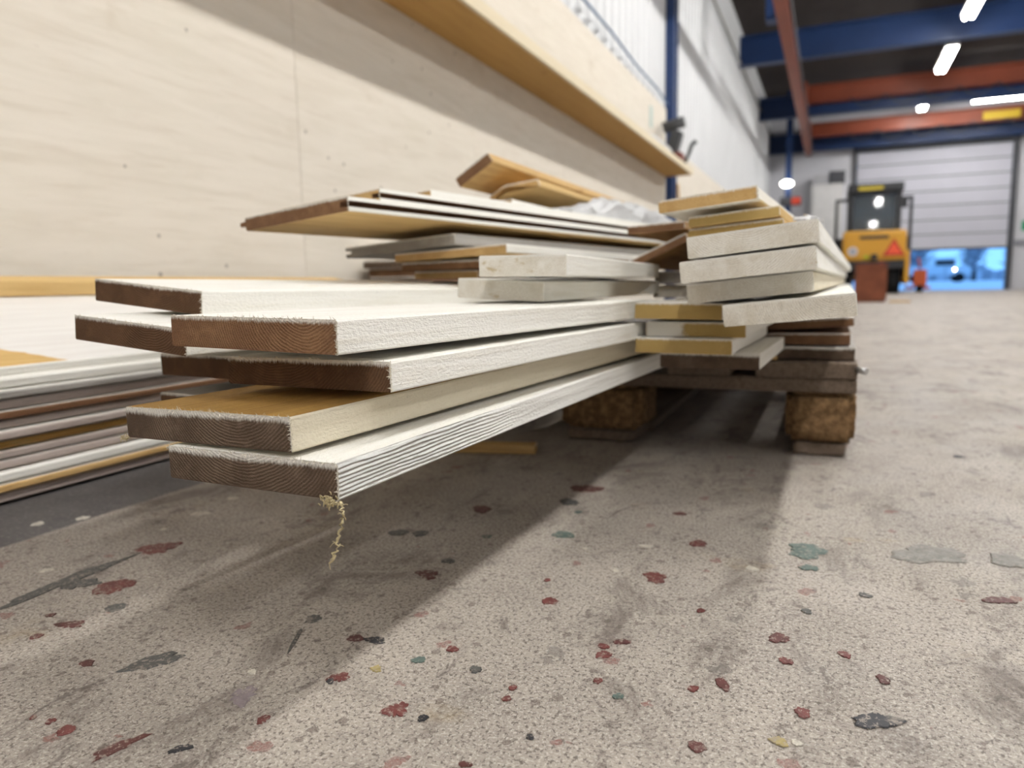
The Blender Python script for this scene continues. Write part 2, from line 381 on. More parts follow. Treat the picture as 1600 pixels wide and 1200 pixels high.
for i, (x, y, rx, ry, c_, r_, j_) in enumerate(SPLATS): splat(x, y, rx*.9, ry*.9, c_, r_, j_*.8, i+1)

# ------------------------------------------------------------------ structure: walls
def ply_mat():
    t = NT('whitewashed_plywood', .75, 0, .2)
    g = t.noise(t.coords((1, .6, 6.)), 4., 6, .65, .8)
    g2 = t.noise(t.coords((1, .25, 3.5)), 16., 5, .65, .5)
    c = t.mix(t.ramp(g, .3, .75), (.72, .665, .58), (.655, .60, .51))
    c = t.mix(t.ramp(g2, .5, .72, 0, .5), c, (.59, .525, .435))
    c = t.mix(t.ramp(t.noise(t.coords((1, .8, 1.2)), 3.1, 5, .7), .60, .74, 0, .55), c, (.57, .50, .40))
    c = t.mix(t.ramp(t.noise(t.coords((1, .5, 5)), 26., 4, .8), .66, .73, 0, .4), c, (.40, .34, .28))
    vo = t.node('ShaderNodeTexVoronoi'); t.L(t.coords((1, 1, 1)), vo.inputs['Vector']); vo.inputs['Scale'].default_value = 13.
    sel = t.node('ShaderNodeSeparateColor'); t.L(vo.outputs['Color'], sel.inputs[0])
    k = t.math('LESS_THAN', vo.outputs['Distance'], t.math('MULTIPLY', t.ramp(sel.outputs[0], .62, 1.), .085))
    c = t.mix(t.math('MULTIPLY', k, .65), c, (.18, .15, .13))
    t.col(c); t.bump(g2, .15, .001)
    return t.m
PLY = ply_mat()
def rib_wall(name, x, y0, y1, z0, z1, mat, step=.2, dep=.022):
    bm = bmesh.new(); prof = []
    y = y0
    while y < y1-1e-6:
        for fy, fx in ((0, 0), (.55, 0), (.65, dep), (.9, dep), (1.0, 0)):
            yy = min(y+fy*step, y1); prof.append((yy, fx))
        y += step
    a = [bm.verts.new((x+fx, yy, z0)) for yy, fx in prof]; b = [bm.verts.new((x+fx, yy, z1)) for yy, fx in prof]
    for i in range(len(a)-1):
        if (a[i].co-a[i+1].co).length > 1e-6: bm.faces.new((a[i], a[i+1], b[i+1], b[i]))
    me = bpy.data.meshes.new(name); bm.to_mesh(me); bm.free()
    return link(name, me, mat)
STEEL_W = flat('white_steel_cladding', (.64, .65, .66), .45, .0, .4, .04, 2.)
wl = tag(MB().box(XW-.30, XW-.06, YB, YE, 0, ZC).build('wall_left', STEEL_W), 'white ribbed steel side wall of the hall with plywood below', kind='structure')
cl = rib_wall('steel_cladding', XW-.055, YB, YE, 1.0, ZC, STEEL_W); cl.parent = wl
sheet = None
ys = [1.87+1.22*k for k in range(-6, 6)]
for i, y in enumerate(ys):
    y1 = min(y+1.22, 7.25)
    if y1-y < .1: break
    MB().box(XW-.018, XW, y+.001, y1-.001, .01, 1.905, .0012).build('plywood_sheet', PLY, wl)
for k in range(4):
    y = 7.75+2.44*k
    MB().box(XW-.018, XW, y+.002, y+2.438, .01, 1.62, .0015).build('plywood_sheet', PLY, wl)
GREYW = flat('pale_grey_wall', (.60, .60, .63), .7, 0, .2, .05, 1.5)
tag(MB().box(XR, XR+.25, YB, YE, 0, ZC).build('wall_right', GREYW), 'pale grey far side wall', kind='structure')
tag(MB().box(XW-.3, XR+.3, YB-.25, YB, 0, ZC).build('wall_front', GREYW), 'pale grey gable wall behind the viewer', kind='structure')
DX0, DX1, DZ = .42, 3.64, 3.27
we = MB().box(XW-.3, DX0, YE, YE+.25, 0, ZC).box(DX1, XR+.3, YE, YE+.25, 0, ZC).box(DX0, DX1, YE, YE+.25, DZ, ZC).build('wall_back', GREYW)
tag(we, 'pale grey end wall around the roller door', kind='structure')
CEIL = flat('dark_roof_lining', (.048, .041, .039), .8, 0, .1, .15, 2.)
tag(MB().box(XW-.3, XR+.3, YB-.3, YE+.3, ZC, ZC+.2).build('ceiling', CEIL), 'dark roof lining above the girders', kind='structure')

# roller door
DOORM = flat('pale_door_steel', (.50, .50, .555), .5, .0, .4, .03, 2.)
DARK = flat('dark_grey_steel', (.06, .062, .07), .5, .3, .4, .1, 5.)
door = empty('door_1', ((DX0+DX1)/2, YE, 0)); tag(door, 'pale grey sectional overhead door raised a metre off the floor', kind='structure')
dw = (DX1-DX0)/2
for k in range(7):
    z0 = .955+k*.331
    o = MB().box(-dw+.04, dw-.04, -.03, .02, z0+.012, z0+.322, .008).build('door_section', DOORM, door)
    MB().box(-dw+.05, dw-.05, -.024, .012, z0-.012, z0+.012).build('section_joint', DARK, o)
MB().box(-dw-.03, -dw+.04, -.09, .06, 0, DZ+.05).build('door_track', DARK, door)
MB().box(dw-.04, dw+.07, -.09, .06, 0, DZ+.05).build('door_track', DARK, door)
MB().box(-dw-.05, dw+.08, -.12, .05, DZ, DZ+.1).build('door_lintel', DARK, door)
MB().box(-dw+.04, dw-.04, -.035, .025, .925, .955).build('bottom_seal', flat('black_rubber', (.02, .02, .022), .8), door)

# ------------------------------------------------------------------ roof steel
BLUE = flat('blue_painted_steel', (.010, .034, .115), .45, .0, .4, .1, 3.)
ORANGE = flat('orange_painted_steel', (.24, .058, .028), .45, 0, .4, .1, 3.)
def ibeam_x(name, x0, x1, y, z0, z1, mat, wd=.18):
    h = .022
    return MB().box(x0, x1, y-wd/2, y+wd/2, z0, z0+h).box(x0, x1, y-wd/2, y+wd/2, z1-h, z1).box(x0, x1, y-.012, y+.012, z0+h, z1-h).build(name, mat)
girders = [(13.25, 3.79, 4.25, 'nearest blue roof girder seen, before the first orange crane beam'), (16.9, 3.62, 4.06, 'blue roof girder between the two orange crane beams'), (19.75, 3.36, 3.78, 'blue roof girder right above the overhead door'), (6.7, 4.0, 4.42, None), (3.4, 4.0, 4.42, None), (-2.7, 4.0, 4.42, None)]
for k, (y, z0, z1, lb) in enumerate(girders):
    o = ibeam_x('trim_%d' % (k+1), XW-.03, XR, y, z0, z1, BLUE, .2); o['kind'] = 'structure'
    if lb: o['label'] = lb
for k, (y, lb) in enumerate(((7.45, 'blue steel wall post at the end of the wooden shelf'), (18.2, 'blue steel wall post nearest the end wall'))):
    x1 = XW+.02 if k < 1 else XW+.55
    x0 = XW-.05 if k < 1 else x1-.10
    o = MB().box(x0, x1+.03, y-.10, y-.08, 0, ZC).box(x0, x1+.03, y+.08, y+.10, 0, ZC).box(x0, x1+.012, y-.08, y+.08, 0, ZC).build('trim_%d' % (k+11), BLUE)
    o['kind'] = 'structure'; o['label'] = lb
# crane runway along the wall
xr = -.62
rw = MB().box(xr-.07, xr+.07, 2.0, 19.6, 3.24, 3.252).box(xr-.07, xr+.07, 2.0, 19.6, 3.318, 3.33).box(xr-.010, xr+.010, 2.0, 19.6, 3.252, 3.318).build('crane_runway', ORANGE)
tag(rw, 'rust-orange crane runway beam running along the side wall under the roof', 'crane beam')
MB().box(xr-.025, xr+.025, 2.0, 19.6, 3.33, 3.35).build('rail', DARK, rw)
for y in (9.5,): MB().box(xr-.19, xr-.072, y-.1, y+.1, 3.25, ZC-.001).build('bracket', BLUE, rw)
MB().tube([(xr+.10, 2.2, 3.3), (xr+.10, 19.5, 3.3)], .014, 6).build('conductor_bar', DARK, rw)
for y, z0, z1, lb in ((16.7, 3.82, 4.16, 'orange overhead crane beam nearer of the two'), (19.3, 3.61, 3.91, 'orange overhead crane beam closest to the roller door')):
    b = ibeam_x('crane_beam', -.575, 8.9, y, z0, z1, ORANGE, .24); tag(b, lb, 'crane beam', 'overhead crane beams')
    MB().box(-.66, -.58, y-.5, y+.5, 3.36, z1, .02).build('end_carriage', ORANGE, b)
    m = MB()
    for q in range(6):
        x0 = .2+q*.62; pts = [(x0+.62*t_/8, y-.16, z0+.02-.20*math.sin(math.pi*t_/8)) for t_ in range(9)]
        m.tube(pts, .011, 6)
    m.build('festoon_cable', DARK, b)
YEL = flat('yellow_paint', (.62, .42, .03), .5, 0, .4, .05, 4.)
sg = MB().box(2.86, 3.54, 19.13, 19.155, 3.63, 3.80, .005).build('load_plate', YEL); tag(sg, 'yellow plate on the crane beam beside the roller door', 'sign')

# ------------------------------------------------------------------ fluorescent fittings
TUBE_A = emit('lit_fluorescent_tube', LAMP_COL, LAMP_A); TUBE_F = emit('lit_fluorescent_tube_weaker', LAMP_COL, LAMP_A*.7); TUBE_B = emit('lit_fluorescent_tube_far_row', LAMP_COL, LAMP_B)  # fittings in view glow weaker to keep the door end darker
CASE = flat('white_lamp_housing', (.75, .75, .73), .5)
def fitting(x, y, z, ln, along='Y', label=None, tube=TUBE_A):
    e = empty('ceiling_light', (x, y, z), 0 if along == 'Y' else math.pi/2)
    MB().box(-.09, .09, -ln/2, ln/2, .03, .09, .01).build('housing', CASE, e)
    for sx in (-.045, .045): MB().cyl((sx, -ln/2+.03, .005), (sx, ln/2-.03, .005), .019, 8).build('tube', tube, e)
    for sy in (-.4, .4): MB().tube([(0, sy*ln, .09), (0, sy*ln, ZC-z)], .006, 6).build('hanger', DARK, e)
    return tag(e, label or 'lit fluorescent tube fitting in the hall roof out of view', 'ceiling light', 'fluorescent fittings in the hall roof')
fitting(1.62, 11.95, 3.87, 1.25, label='nearest lit fluorescent fitting in view at the top right corner', tube=TUBE_F)
fitting(1.62, 14.75, 3.87, 1.5, label='long lit fluorescent fitting before the nearer orange crane beam', tube=TUBE_F)
fitting(1.64, 18.1, 3.87, 1.2, label='lit fluorescent fitting hanging lengthways between the orange crane beams', tube=TUBE_F)
fitting(2.90, 17.5, 3.71, 1.0, 'X', label='lit fluorescent fitting hung crosswise above the yellow plate', tube=TUBE_F)
for y in (8.9, 5.5, 2.1, -1.3, -4.2): fitting(1.28, y, 4.2, 1.55)
for y in (-2.6, 1.6, 5.8, 10.0, 14.2): fitting(5.3, y, 4.2, 1.5, tube=TUBE_B)

# ------------------------------------------------------------------ shelf on the wall
SHM = wood_face('pale_shelf_board', (.66, .55, .37), (.55, .43, .26), (.50, .37, .2), .62, .4, .15, 60.)
SHU = wood_face('amber_shelf_underside', (.52, .31, .10), (.40, .22, .065), (.30, .15, .045), .64, .6, .15, 60.)
LIP = wood_face('cream_shelf_lip', (.72, .63, .46), (.60, .50, .33), None, .6, .4, .1, 60.)
bm = bmesh.new(); me = bpy.data.meshes.new('board')
sh = empty('wall_shelf', (XW, 7.25, 1.28)); tag(sh, 'long wooden wall shelf with amber underside fixed to the plywood', 'shelf')
MB().box(.001, .245, -9.0, 0, .008, .03, .001).build('shelf_board', SHM, sh)
MB().box(.001, .245, -9.0, 0, 0, .0078).build('underside', SHU, sh)
MB().box(.2455, .262, -9.0, 0, -.001, .05, .002).build('front_lip', LIP, sh)

# ------------------------------------------------------------------ boards
FIBRE = flat('pale_paint_fibre', (.74, .70, .60), .9, 0, .1)
def board(name, PR, yaw, pitch, roll, W, t, L, face, end, label=None, cat='board', group=None, top=None, bottom=None, prof='plain', bow=0., skew=0., zig=0., nseg=10, ch=.0012, seed=None, crumple=0., fibres=0):
    """PR: front upper right corner in metres; local x runs to the right (0 at the right edge), y along the board, z up (0 at the top)"""
    rnd = random.Random(seed if seed is not None else sum((i_+1)*ord(c_) for i_, c_ in enumerate(name+str(PR))) % 9999)
    if prof == 'tg':      # tongue left, groove right
        g = t*.40; a = t*.30; d_ = .014
        P = [(-W+ch, 0), (-ch, 0), (0, -ch), (0, -a), (-d_, -a-.0005), (-d_, -a-g+.0005), (0, -a-g), (0, -t+ch), (-ch, -t), (-W+ch, -t), (-W, -t+ch), (-W, -a-g), (-W-d_*.8, -a-g+.001), (-W-d_*.8, -a-.001), (-W, -a), (-W, -ch)]
    elif prof == 'gl':    # groove on the left
        g = t*.34; a = t*.33; d_ = .012
        P = [(-W+ch, 0), (-ch, 0), (0, -ch), (0, -t+ch), (-ch, -t), (-W+ch, -t), (-W, -t+ch), (-W, -a-g), (-W+d_, -a-g+.0005), (-W+d_, -a-.0005), (-W, -a), (-W, -ch)]
    else:
        P = [(-W+ch, 0), (-W*.5, 0), (-ch, 0), (0, -ch), (0, -t+ch), (-ch, -t), (-W*.5, -t), (-W+ch, -t), (-W, -t+ch), (-W, -ch)]
    bm = bmesh.new(); rings = []
    ysl = [L*k/nseg for k in range(nseg+1)]; ysl[0:1] = [0.0, .004]
    n = len(P)
    for j, y in enumerate(ysl):
        row = []
        b = bow*math.sin(math.pi*min(1, y/L))
        for i, (x, z) in enumerate(P):
            yy = y
            if j < 2: yy += skew*(-x/W) + (zig*abs(((-x/W*5) % 1)-.5)*2 if zig else 0) + (.0004*rnd.uniform(-1, 1) if j == 0 else 0)
            q = Vector((x, yy, z+b))
            if crumple: q += crumple*Vector((rnd.uniform(-1, 1), 0, rnd.uniform(-1, 1)))
            row.append(bm.verts.new(q))
        rings.append(row)
    def mi(i):
        x0, z0 = P[i]; x1, z1 = P[(i+1) % n]
        if top and z0 == 0 and z1 == 0: return 2
        if bottom and z0 == -t and z1 == -t: return 3
        if prof in ('tg', 'gl') and min(x0, x1) > -W*.5 and min(x0, x1) < -ch*2 and max(z0, z1) < -t*.1 and min(z0, z1) > -t*.9: return 4  # groove faces are bare brown wood, coloured dark to deepen the recess
        return 0
    for j in range(len(rings)-1):
        for i in range(n):
            f = bm.faces.new((rings[j][i], rings[j][(i+1) % n], rings[j+1][(i+1) % n], rings[j+1][i])); f.material_index = mi(i)
    f = bm.faces.new(rings[0][::-1]); f.material_index = 1
    f = bm.faces.new(rings[-1]); f.material_index = 1
    bmesh.ops.recalc_face_normals(bm, faces=bm.faces[:])
    me = bpy.data.meshes.new(name); bm.to_mesh(me); bm.free()
    o = link(name, me, [M_[face], M_[end], M_[top or face], M_[bottom or face], M_['brown']])
    ya, pa, ra = rad(yaw), rad(pitch), rad(roll)
    yv = Vector((math.sin(ya)*math.cos(pa), math.cos(ya)*math.cos(pa), math.sin(pa)))
    sv = Vector((math.cos(ya), -math.sin(ya), 0)); uv = sv.cross(yv)
    xv = sv*math.cos(ra)+uv*math.sin(ra); zv = xv.cross(yv)
    m = Matrix((xv, yv, zv)).transposed().to_4x4(); m.translation = PR; o.matrix_world = m
    if fibres:
        fb = bmesh.new()
        for _ in range(fibres):
            x = rnd.uniform(-W, 0); side_ = rnd.random() < .25
            p = Vector((-.0002, rnd.uniform(0, .02), 0)) if False else (Vector((0, 0, rnd.uniform(-t, 0))) if side_ else Vector((x, 0, 0)))
            p.z -= .0006
            d = Vector((rnd.gauss(0, .6), -rnd.uniform(.1, 1.), rnd.gauss(.35, .5))).normalized()*rnd.uniform(.001, .0034)
            if d.y > -.0004: d.y = -.0004
            q = Vector((.00016, 0, .0001)); e_ = Vector((rnd.gauss(0, .0008), 0, rnd.gauss(0, .0008)))
            v1, v2, v3, v4 = fb.verts.new(p-q), fb.verts.new(p+q), fb.verts.new(p+d*.6+q*.7), fb.verts.new(p+d+e_)
            fb.faces.new((v1, v2, v3)); fb.faces.new((v1, v3, v4))
        fm = bpy.data.meshes.new('paint_fibres'); fb.to_mesh(fm); fb.free()
        fo = link('paint_fibres', fm, FIBRE, o); fo['kind'] = 'stuff'
    return tag(o, label, cat, group)
B = board
gA = 'painted boards jutting out towards the viewer'
# front stack
B('painted_board', (-.263, .347, .1683), 3.2, .2, .3, .145, .0224, .92, 'ribbed', 'end_grey', 'lowest white board of the jutting stack, with ribbed sawn edge and dangling sawdust', group=gA, fibres=260, top='white')
B('painted_board', (-.297, .348, .194), 5.5, .3, 1.3, .16, .022, .88, 'cream', 'end_grey', 'cream-edged board with oily amber bare top, second from the bottom of the jutting stack', group=gA, fibres=240, top='amber')
B('painted_board', (-.465, .505, .1735), 5.5, .2, 0, .135, .0205, .95, 'grey', 'end_dark', 'dark board end barely showing behind the amber-topped board', group=gA)
B('painted_board', (-.265, .411, .2220), 5.5, 0, .5, .156, .0205, .52, 'white', 'end_dark', 'white board with dark end, right-hand one of the pair above the amber board', group=gA, fibres=200)
B('painted_board', (-.478, .530, .2085), 5.5, .1, 0, .148, .022, .9, 'white', 'end_dark', 'dark-ended board, left-hand one of the pair above the amber board', group=gA, fibres=90)
B('painted_board', (-.278, .373, .2515), 6.0, -.25, -.8, .157, .022, .60, 'white', 'end_brown', 'bright white board with brown ringed end, top right of the jutting stack', group=gA, fibres=240)
B('painted_board', (-.473, .438, .2405), 5.5, -.35, -4.2, .150, .022, .98, 'white', 'end_dark', 'brown-ended board tilted up to the left under the topmost board of the jutting stack', group=gA, fibres=150)
B('painted_board', (-.5228, .5051, .2706), 5.5, -.33, -5.2, .158, .022, 1.0, 'white', 'end_dark', 'topmost white board of the jutting stack, its dark end furthest left', group=gA, fibres=150)
# middle boards, painted ends
gM = 'painted offcuts on the middle of the stack'
B('painted_offcut', (-.284, .747, .2745), 2, 0, -3.0, .108, .022, .5, 'white', 'end_white', 'cream-painted offcut with yellowed knot on its end, under another offcut mid stack', group=gM, skew=.004)
B('painted_offcut', (-.247, .715, .3010), -2, 0, -.8, .097, .022, .52, 'white', 'end_white', 'upper cream-painted offcut mid stack with streaky saw marks on its end', group=gM)
B('painted_offcut', (-.152, 1.26, .267), 0, 0, 0, .128, .021, .7, 'white', 'end_white', 'small white block end wedged beside the lower mid-stack offcut', group=gM)
B('painted_offcut', (-.152, 1.245, .2899), 0, 0, 0, .122, .021, .7, 'cream', 'end_lgrey', 'small white block end wedged beside the upper mid-stack offcut', group=gM)
B('painted_offcut', (-.153, 1.22, .3115), 0, 0, 0, .052, .020, .6, 'brown', 'end_dark', 'dark small board end hidden behind the ring-marked white board', group=gM)
B('painted_offcut', (-.153, 1.23, .3335), 0, 0, 0, .050, .020, .6, 'brown', 'end_dark', 'dark small board end just under the thin pine strip', group=gM)
# ochre-ended boards beside the front stack
gF = 'ochre-ended boards beside the pallet edge'
B('sawn_board', (-.0755, .9224, .1843), 2, -.1, 0, .121, .0195, .30, 'white', 'end_grey', 'dark grey-ended board, lowest beside the jutting stack above the pallet', group=gF)
B('sawn_board', (-.1028, .8807, .2040), 2, 0, -.4, .115, .0178, .34, 'white', 'end_ochre', 'ochre board end directly above the dark grey-ended board', group=gF)
B('sawn_board', (-.0900, .9024, .2223), 1.5, 0, -.5, .119, .0175, .33, 'white', 'end_ochre_white', 'ochre board end third from the bottom, half smeared with white paint', group=gF)
B('sawn_board', (-.1145, .8818, .2455), 1.5, 0, -1.0, .104, .019, .30, 'white', 'end_ochre', 'topmost ochre board end, level with the top of the jutting stack', group=gF)
# right-hand stack with painted ends, tilted up to the right
gE = 'white boards with painted ends stacked at the right'
B('wide_board', (.022, .781, .2580), 1.0, -.1, 5.2, .125, .0225, 2.6, 'white', 'end_speck', 'white board with speckled painted end, lowest of the right-hand stack', group=gE)
B('wide_board', (-.018, .812, .2800), 1.5, -.05, 5.4, .128, .021, 2.5, 'cream', 'end_white', 'cream board end with dark mouldy lower edge, second lowest of the right-hand stack', group=gE)
B('wide_board', (-.015, .771, .3035), 1.5, 0, 5.4, .131, .022, 2.6, 'white', 'end_white', 'white board showing curved growth rings on its end in the right-hand stack', group=gE)
B('wide_board', (-.014, .775, .3290), 1.8, 0, 5.9, .126, .022, 2.6, 'white', 'end_white', 'uppermost white-ended board of the right-hand stack under the bare pine ends', group=gE)
B('pine_board', (-.0539, .9232, .3425), 2.0, .05, 4.2, .110, .010, 1.8, 'pine', 'end_ochre', 'thin bare pine strip lying straight on the white right-hand stack', cat='board')
B('pine_board', (-.058, .9132, .3565), 2.0, .05, 4.8, .104, .012, 1.8, 'pine_y', 'end_ochre', 'thicker ochre pine board below the frayed topmost board at the right', cat='board')
B('pine_board', (-.0813, .890, .3775), 2.5, .1, 5.4, .113, .0145, 2.0, 'white', 'end_pine', 'frayed board with bare pine end and white underside, topmost on the right', cat='board', fibres=200)
# thin brown boards low at the right
gR = 'thin brown boards on the pallet corner'
B('brown_board', (.037, 1.235, .1675), 0, 0, 0, .140, .019, 1.0, 'grey', 'end_grey', 'dark board with pale smear lying on the pallet corner', group=gR)
B('brown_board', (.030, 1.250, .1885), 0, 0, .4, .150, .018, 1.0, 'brown', 'end_brown', 'red-brown thin board second above the pallet corner', group=gR)
B('brown_board', (.034, 1.262, .2130), 0, 0, 3.2, .148, .014, 1.0, 'white', 'end_brown', 'thin splintered white-faced board under the speckled board at the right', group=gR)
# tongue-and-groove boards over the middle
gT = 'grooved boards fanned over the top of the stack'
B('grooved_board', (-.545, .765, .3825), 9.5, 0, 4.0, .196, .0180, 1.22, 'white', 'end_brown', 'lowest grooved board on top with rough brown end and bare pine underside', group=gT, fibres=260, bottom='pine_y', prof='tg', seed=3)
B('grooved_board', (-.5560, .852, .4020), 9.5, 0, 4.0, .196, .0180, 1.12, 'white', 'end_pine', 'second grooved board on top with fuzzy sawn end set back', group=gT, fibres=260, bottom='pine_y', prof='tg', seed=4)
B('grooved_board', (-.5560, .99, .4155), 9.3, 0, 4.0, .196, .0120, 1.0, 'white', 'end_pine', 'uppermost thin grooved board with pale edge', group=gT, bottom='pine_y', seed=5)
gG = 'boards under the grooved boards'
B('grooved_board', (-.515, .985, .3490), 8.5, 0, 3.2, .222, .0165, .95, 'grey', 'end_lgrey', 'grey painted board with grooved edge showing under the grooved boards', group=gG, prof='gl')
B('grooved_board', (-.432, .985, .3305), 5, 0, 2.2, .200, .0125, .85, 'white', 'end_pine', 'pine board with sawn end below the grey grooved board', group=gG, bottom='pine_y')
B('brown_board', (-.478, 1.010, .3110), 3, 0, .8, .150, .0125, .8, 'brown', 'end_brown', 'brown board end tucked under the pine board mid stack', group=gG)
B('brown_board', (-.50, 1.03, .2955), 6, 0, 0., .120, .0115, .8, 'rawtan', 'end_pine', 'short tan stick poking out left between the stacked boards', group=gG)
B('brown_board', (-.212, 1.18, .3475), 0, 0, 24., .100, .013, .4, 'rawtan', 'end_brown', 'tan board tipped on edge diagonally between the grooved boards and right-hand stack', group=gG)
B('brown_board', (-.212, 1.17, .3655), 0, 0, 3., .09, .012, .4, 'rawtan', 'end_brown', 'small tan board end above the tipped board', group=gG)
# bundle further back on top
gK = 'loose boards at the back of the stack'
B('loose_board', (-.6538, 1.4052, .5411), .5, 0, 31, .090, .022, 1.55, 'pine', 'end_brown', 'brown-ended pine board tilted on edge, highest at the back of the stack', group=gK)
B('loose_board', (-.585, 1.46, .4960), .5, 0, 15, .120, .016, 1.3, 'pine_y', 'end_pine', 'splintered yellow pine board with jagged end under the tilted board', group=gK, zig=.05)
B('loose_board', (-.600, 1.40, .4445), 1, 0, 2, .120, .018, 1.2, 'white', 'end_pine', 'white board lying flat under the splintered pine board', group=gK)
# floor stick
o = B('scrap_stick', (-.565, 1.045, .0145), 76, 0, 0, .030, .014, .14, 'pine', 'end_pine', 'short pine offcut lying on the floor below the jutting boards', cat='offcut')

# pallet
pal = empty('pallet', (-.36, 1.20, 0)); tag(pal, 'weathered wooden pallet carrying the board stack', 'pallet')
PW = M_['dirty']
CHIP = NT('compressed_wood_chip', .9, 0, .1); _v = CHIP.coords(); _n = CHIP.noise(_v, 90., 4, .7)
CHIP.col(CHIP.mix(CHIP.ramp(_n, .35, .7), (.12, .07, .032), (.27, .165, .08))); CHIP.bump(_n, 1.0, .006); CHIP = CHIP.m
def pp(name, x0, x1, y0, y1, z0, z1, m=PW, bev=.003): return MB().box(x0, x1, y0, y1, z0, z1, bev).build(name, m, pal)
for x0, wd in ((-.40, .145), (-.2175, .100), (-.0725, .145), (.1175, .100), (.255, .145)): pp('deck_board', x0, x0+wd, 0, 1.2, .1225, .1462)
for y0 in (0, .53, 1.055): pp('stringer_board', -.40, .40, y0+.004, y0+.145, .1, .122)
def block(x0, x1, y0, y1, z0, z1, lumpy, nm='block', mt=CHIP):
    bm = bmesh.new(); bmesh.ops.create_cube(bm, size=1)
    bmesh.ops.bevel(bm, geom=[e for e in bm.edges], offset=.09, segments=2, affect='EDGES')
    bmesh.ops.subdivide_edges(bm, edges=bm.edges[:], cuts=4, use_grid_fill=True)
    for v in bm.verts:
        v.co = Vector((v.co.x*(x1-x0)+(x0+x1)/2, v.co.y*(y1-y0)+(y0+y1)/2, v.co.z*(z1-z0)+(z0+z1)/2))
        v.co += lumpy*Vector(noise.noise_vector(v.co*35.))
        v.co.z = min(max(v.co.z, z0), z1)
    me = bpy.data.meshes.new(nm); bm.to_mesh(me); bm.free()
    for p in me.polygons: p.use_smooth = True
    return link(nm, me, mt, pal)
for x0, x1 in ((-.40, -.30), (-.0725, .0725), (.30, .40)):
    for y0 in (.004, .53, 1.055): block(x0, x1, y0, y0+.14, .0225, .0998, .004)
    block(x0+.004, x1-.004, .012, 1.19, .0005, .0222, .003, 'bottom_board', M_['dirty'])
for bx in (.386,):
    MB().tube([(bx+.012, -.002, .138), (bx+.026, -.010, .136)], [.004, .0055], 8).build('nail', flat('bright_nail', (.5, .5, .5), .3, .9), pal)
btn = MB().box(-.74, -.075, 1.222, 1.262, .1475, .1525, .001).build('batten', M_['pine']); tag(btn, 'thin batten under the board stack on the pallet', 'batten')
# sawdust strands hanging from the board corner
SAW = flat('pale_sawdust', (.50, .42, .25), .9, 0, .1, .2, 200.)
def strand(name, pts, r, lab, n=26, parent=None):
    m = MB(); rnd = random.Random(len(lab)); P_ = []
    for i in range(n):
        t = i/(n-1)*(len(pts)-1); k = min(int(t), len(pts)-2); q = Vector(pts[k]).lerp(Vector(pts[k+1]), t-k)
        P_.append(q+Vector((rnd.uniform(-1, 1), rnd.uniform(-1, 1), 0))*r*1.3)
    m.tube(P_, [r*rnd.uniform(.35, 1.1) for _ in P_], 6)
    for _ in range(16):
        q = rnd.choice(P_); d = Vector((rnd.uniform(-1, 1), rnd.uniform(-1, 1), rnd.uniform(-.6, .6)))*r*4
        m.tube([q, q+d*.6, q+d+Vector((0, 0, -r))], r*.22, 4)
    return m
s_ = strand('s', [(-.2605, .345, .1455), (-.2575, .3427, .140), (-.2585, .341, .129), (-.2605, .339, .120), (-.2640, .336, .111)], .0011, 'a').build('sawdust_strand', SAW); tag(s_, 'long strand of sawdust dangling from the lowest jutting board corner', 'sawdust')
def clump(name, c, r, lab, n=70):
    m = MB(); rnd = random.Random(int(1e4*abs(c[0])))
    for _ in range(n):
        q = Vector(c)+Vector((rnd.gauss(0, 1), rnd.gauss(0, 1)*.7, rnd.gauss(0, 1)*.6))*r*.5
        d = Vector((rnd.uniform(-1, 1), rnd.uniform(-1, 1), rnd.uniform(-1, 1))).normalized()*r*.5
        m.tube([q-d*.5, q+Vector((0, 0, r*.1)), q+d*.5], r*.07, 4)
    o = m.build(name, SAW); return tag(o, lab, 'sawdust')
clump('sawdust_clump', (-.2685, .3445, .1455), .0055, 'tuft of sawdust stuck to the lowest jutting board corner')
clump('sawdust_clump', (-.4585, .3625, .1672), .004, 'little sawdust tuft on the left corner of the amber-topped board', 40)
# clump of wood fuzz on the frayed board ends

# crumpled plastic film over the white boards at the back
def film_mat():
    t = NT('cloudy_plastic_film', .38, 0, .35); t.col((.60, .60, .60)); t.b.inputs['Transmission Weight'].default_value = .25
    t.bump(t.noise(t.coords(), 40., 4), .6, .004); return t.m
FILM = film_mat()
def film(name, p0, p1, wdt, hgt, label, seed=1, n=28, m_=14):
    bm = bmesh.new(); p0, p1 = Vector(p0), Vector(p1); d = (p1-p0); sd = d.cross(Vector((0, 0, 1))).normalized(); g = []
    for i in range(n+1):
        row = []
        for k in range(m_+1):
            a = math.pi*(k/m_)
            pin = min(1, .12+3.2*min(i/n, 1-i/n))
            q = p0+d*(i/n)+sd*(math.cos(a)*wdt/2*(.5+.5*pin))+Vector((0, 0, max(0, math.sin(a))**.5*hgt*pin))
            nv = noise.noise_vector(q*38+Vector((seed*5, 0, 0)))*.010+noise.noise_vector(q*90)*.005
            q += nv; q.z = max(q.z, p0.z+.0005); row.append(bm.verts.new(q))
        g.append(row)
    for i in range(n):
        for k in range(m_): bm.faces.new((g[i][k], g[i+1][k], g[i+1][k+1], g[i][k+1]))
    bm.faces.new(g[0]); bm.faces.new(g[-1][::-1])
    bmesh.ops.recalc_face_normals(bm, faces=bm.faces[:])
    me = bpy.data.meshes.new(name); bm.to_mesh(me); bm.free()
    return tag(link(name, me, FILM), label, 'plastic')
film('plastic_film', (-.53, 1.50, .4205), (-.49, 2.6, .4205), .085, .062, 'crumpled white plastic film beside the tilted pine board at the back')
film('plastic_film', (-.036, .94, .3405), (-.018, 1.30, .3405), .020, .012, 'clear torn plastic wrap on the right edge of the topmost pine boards', 4, 20, 10)

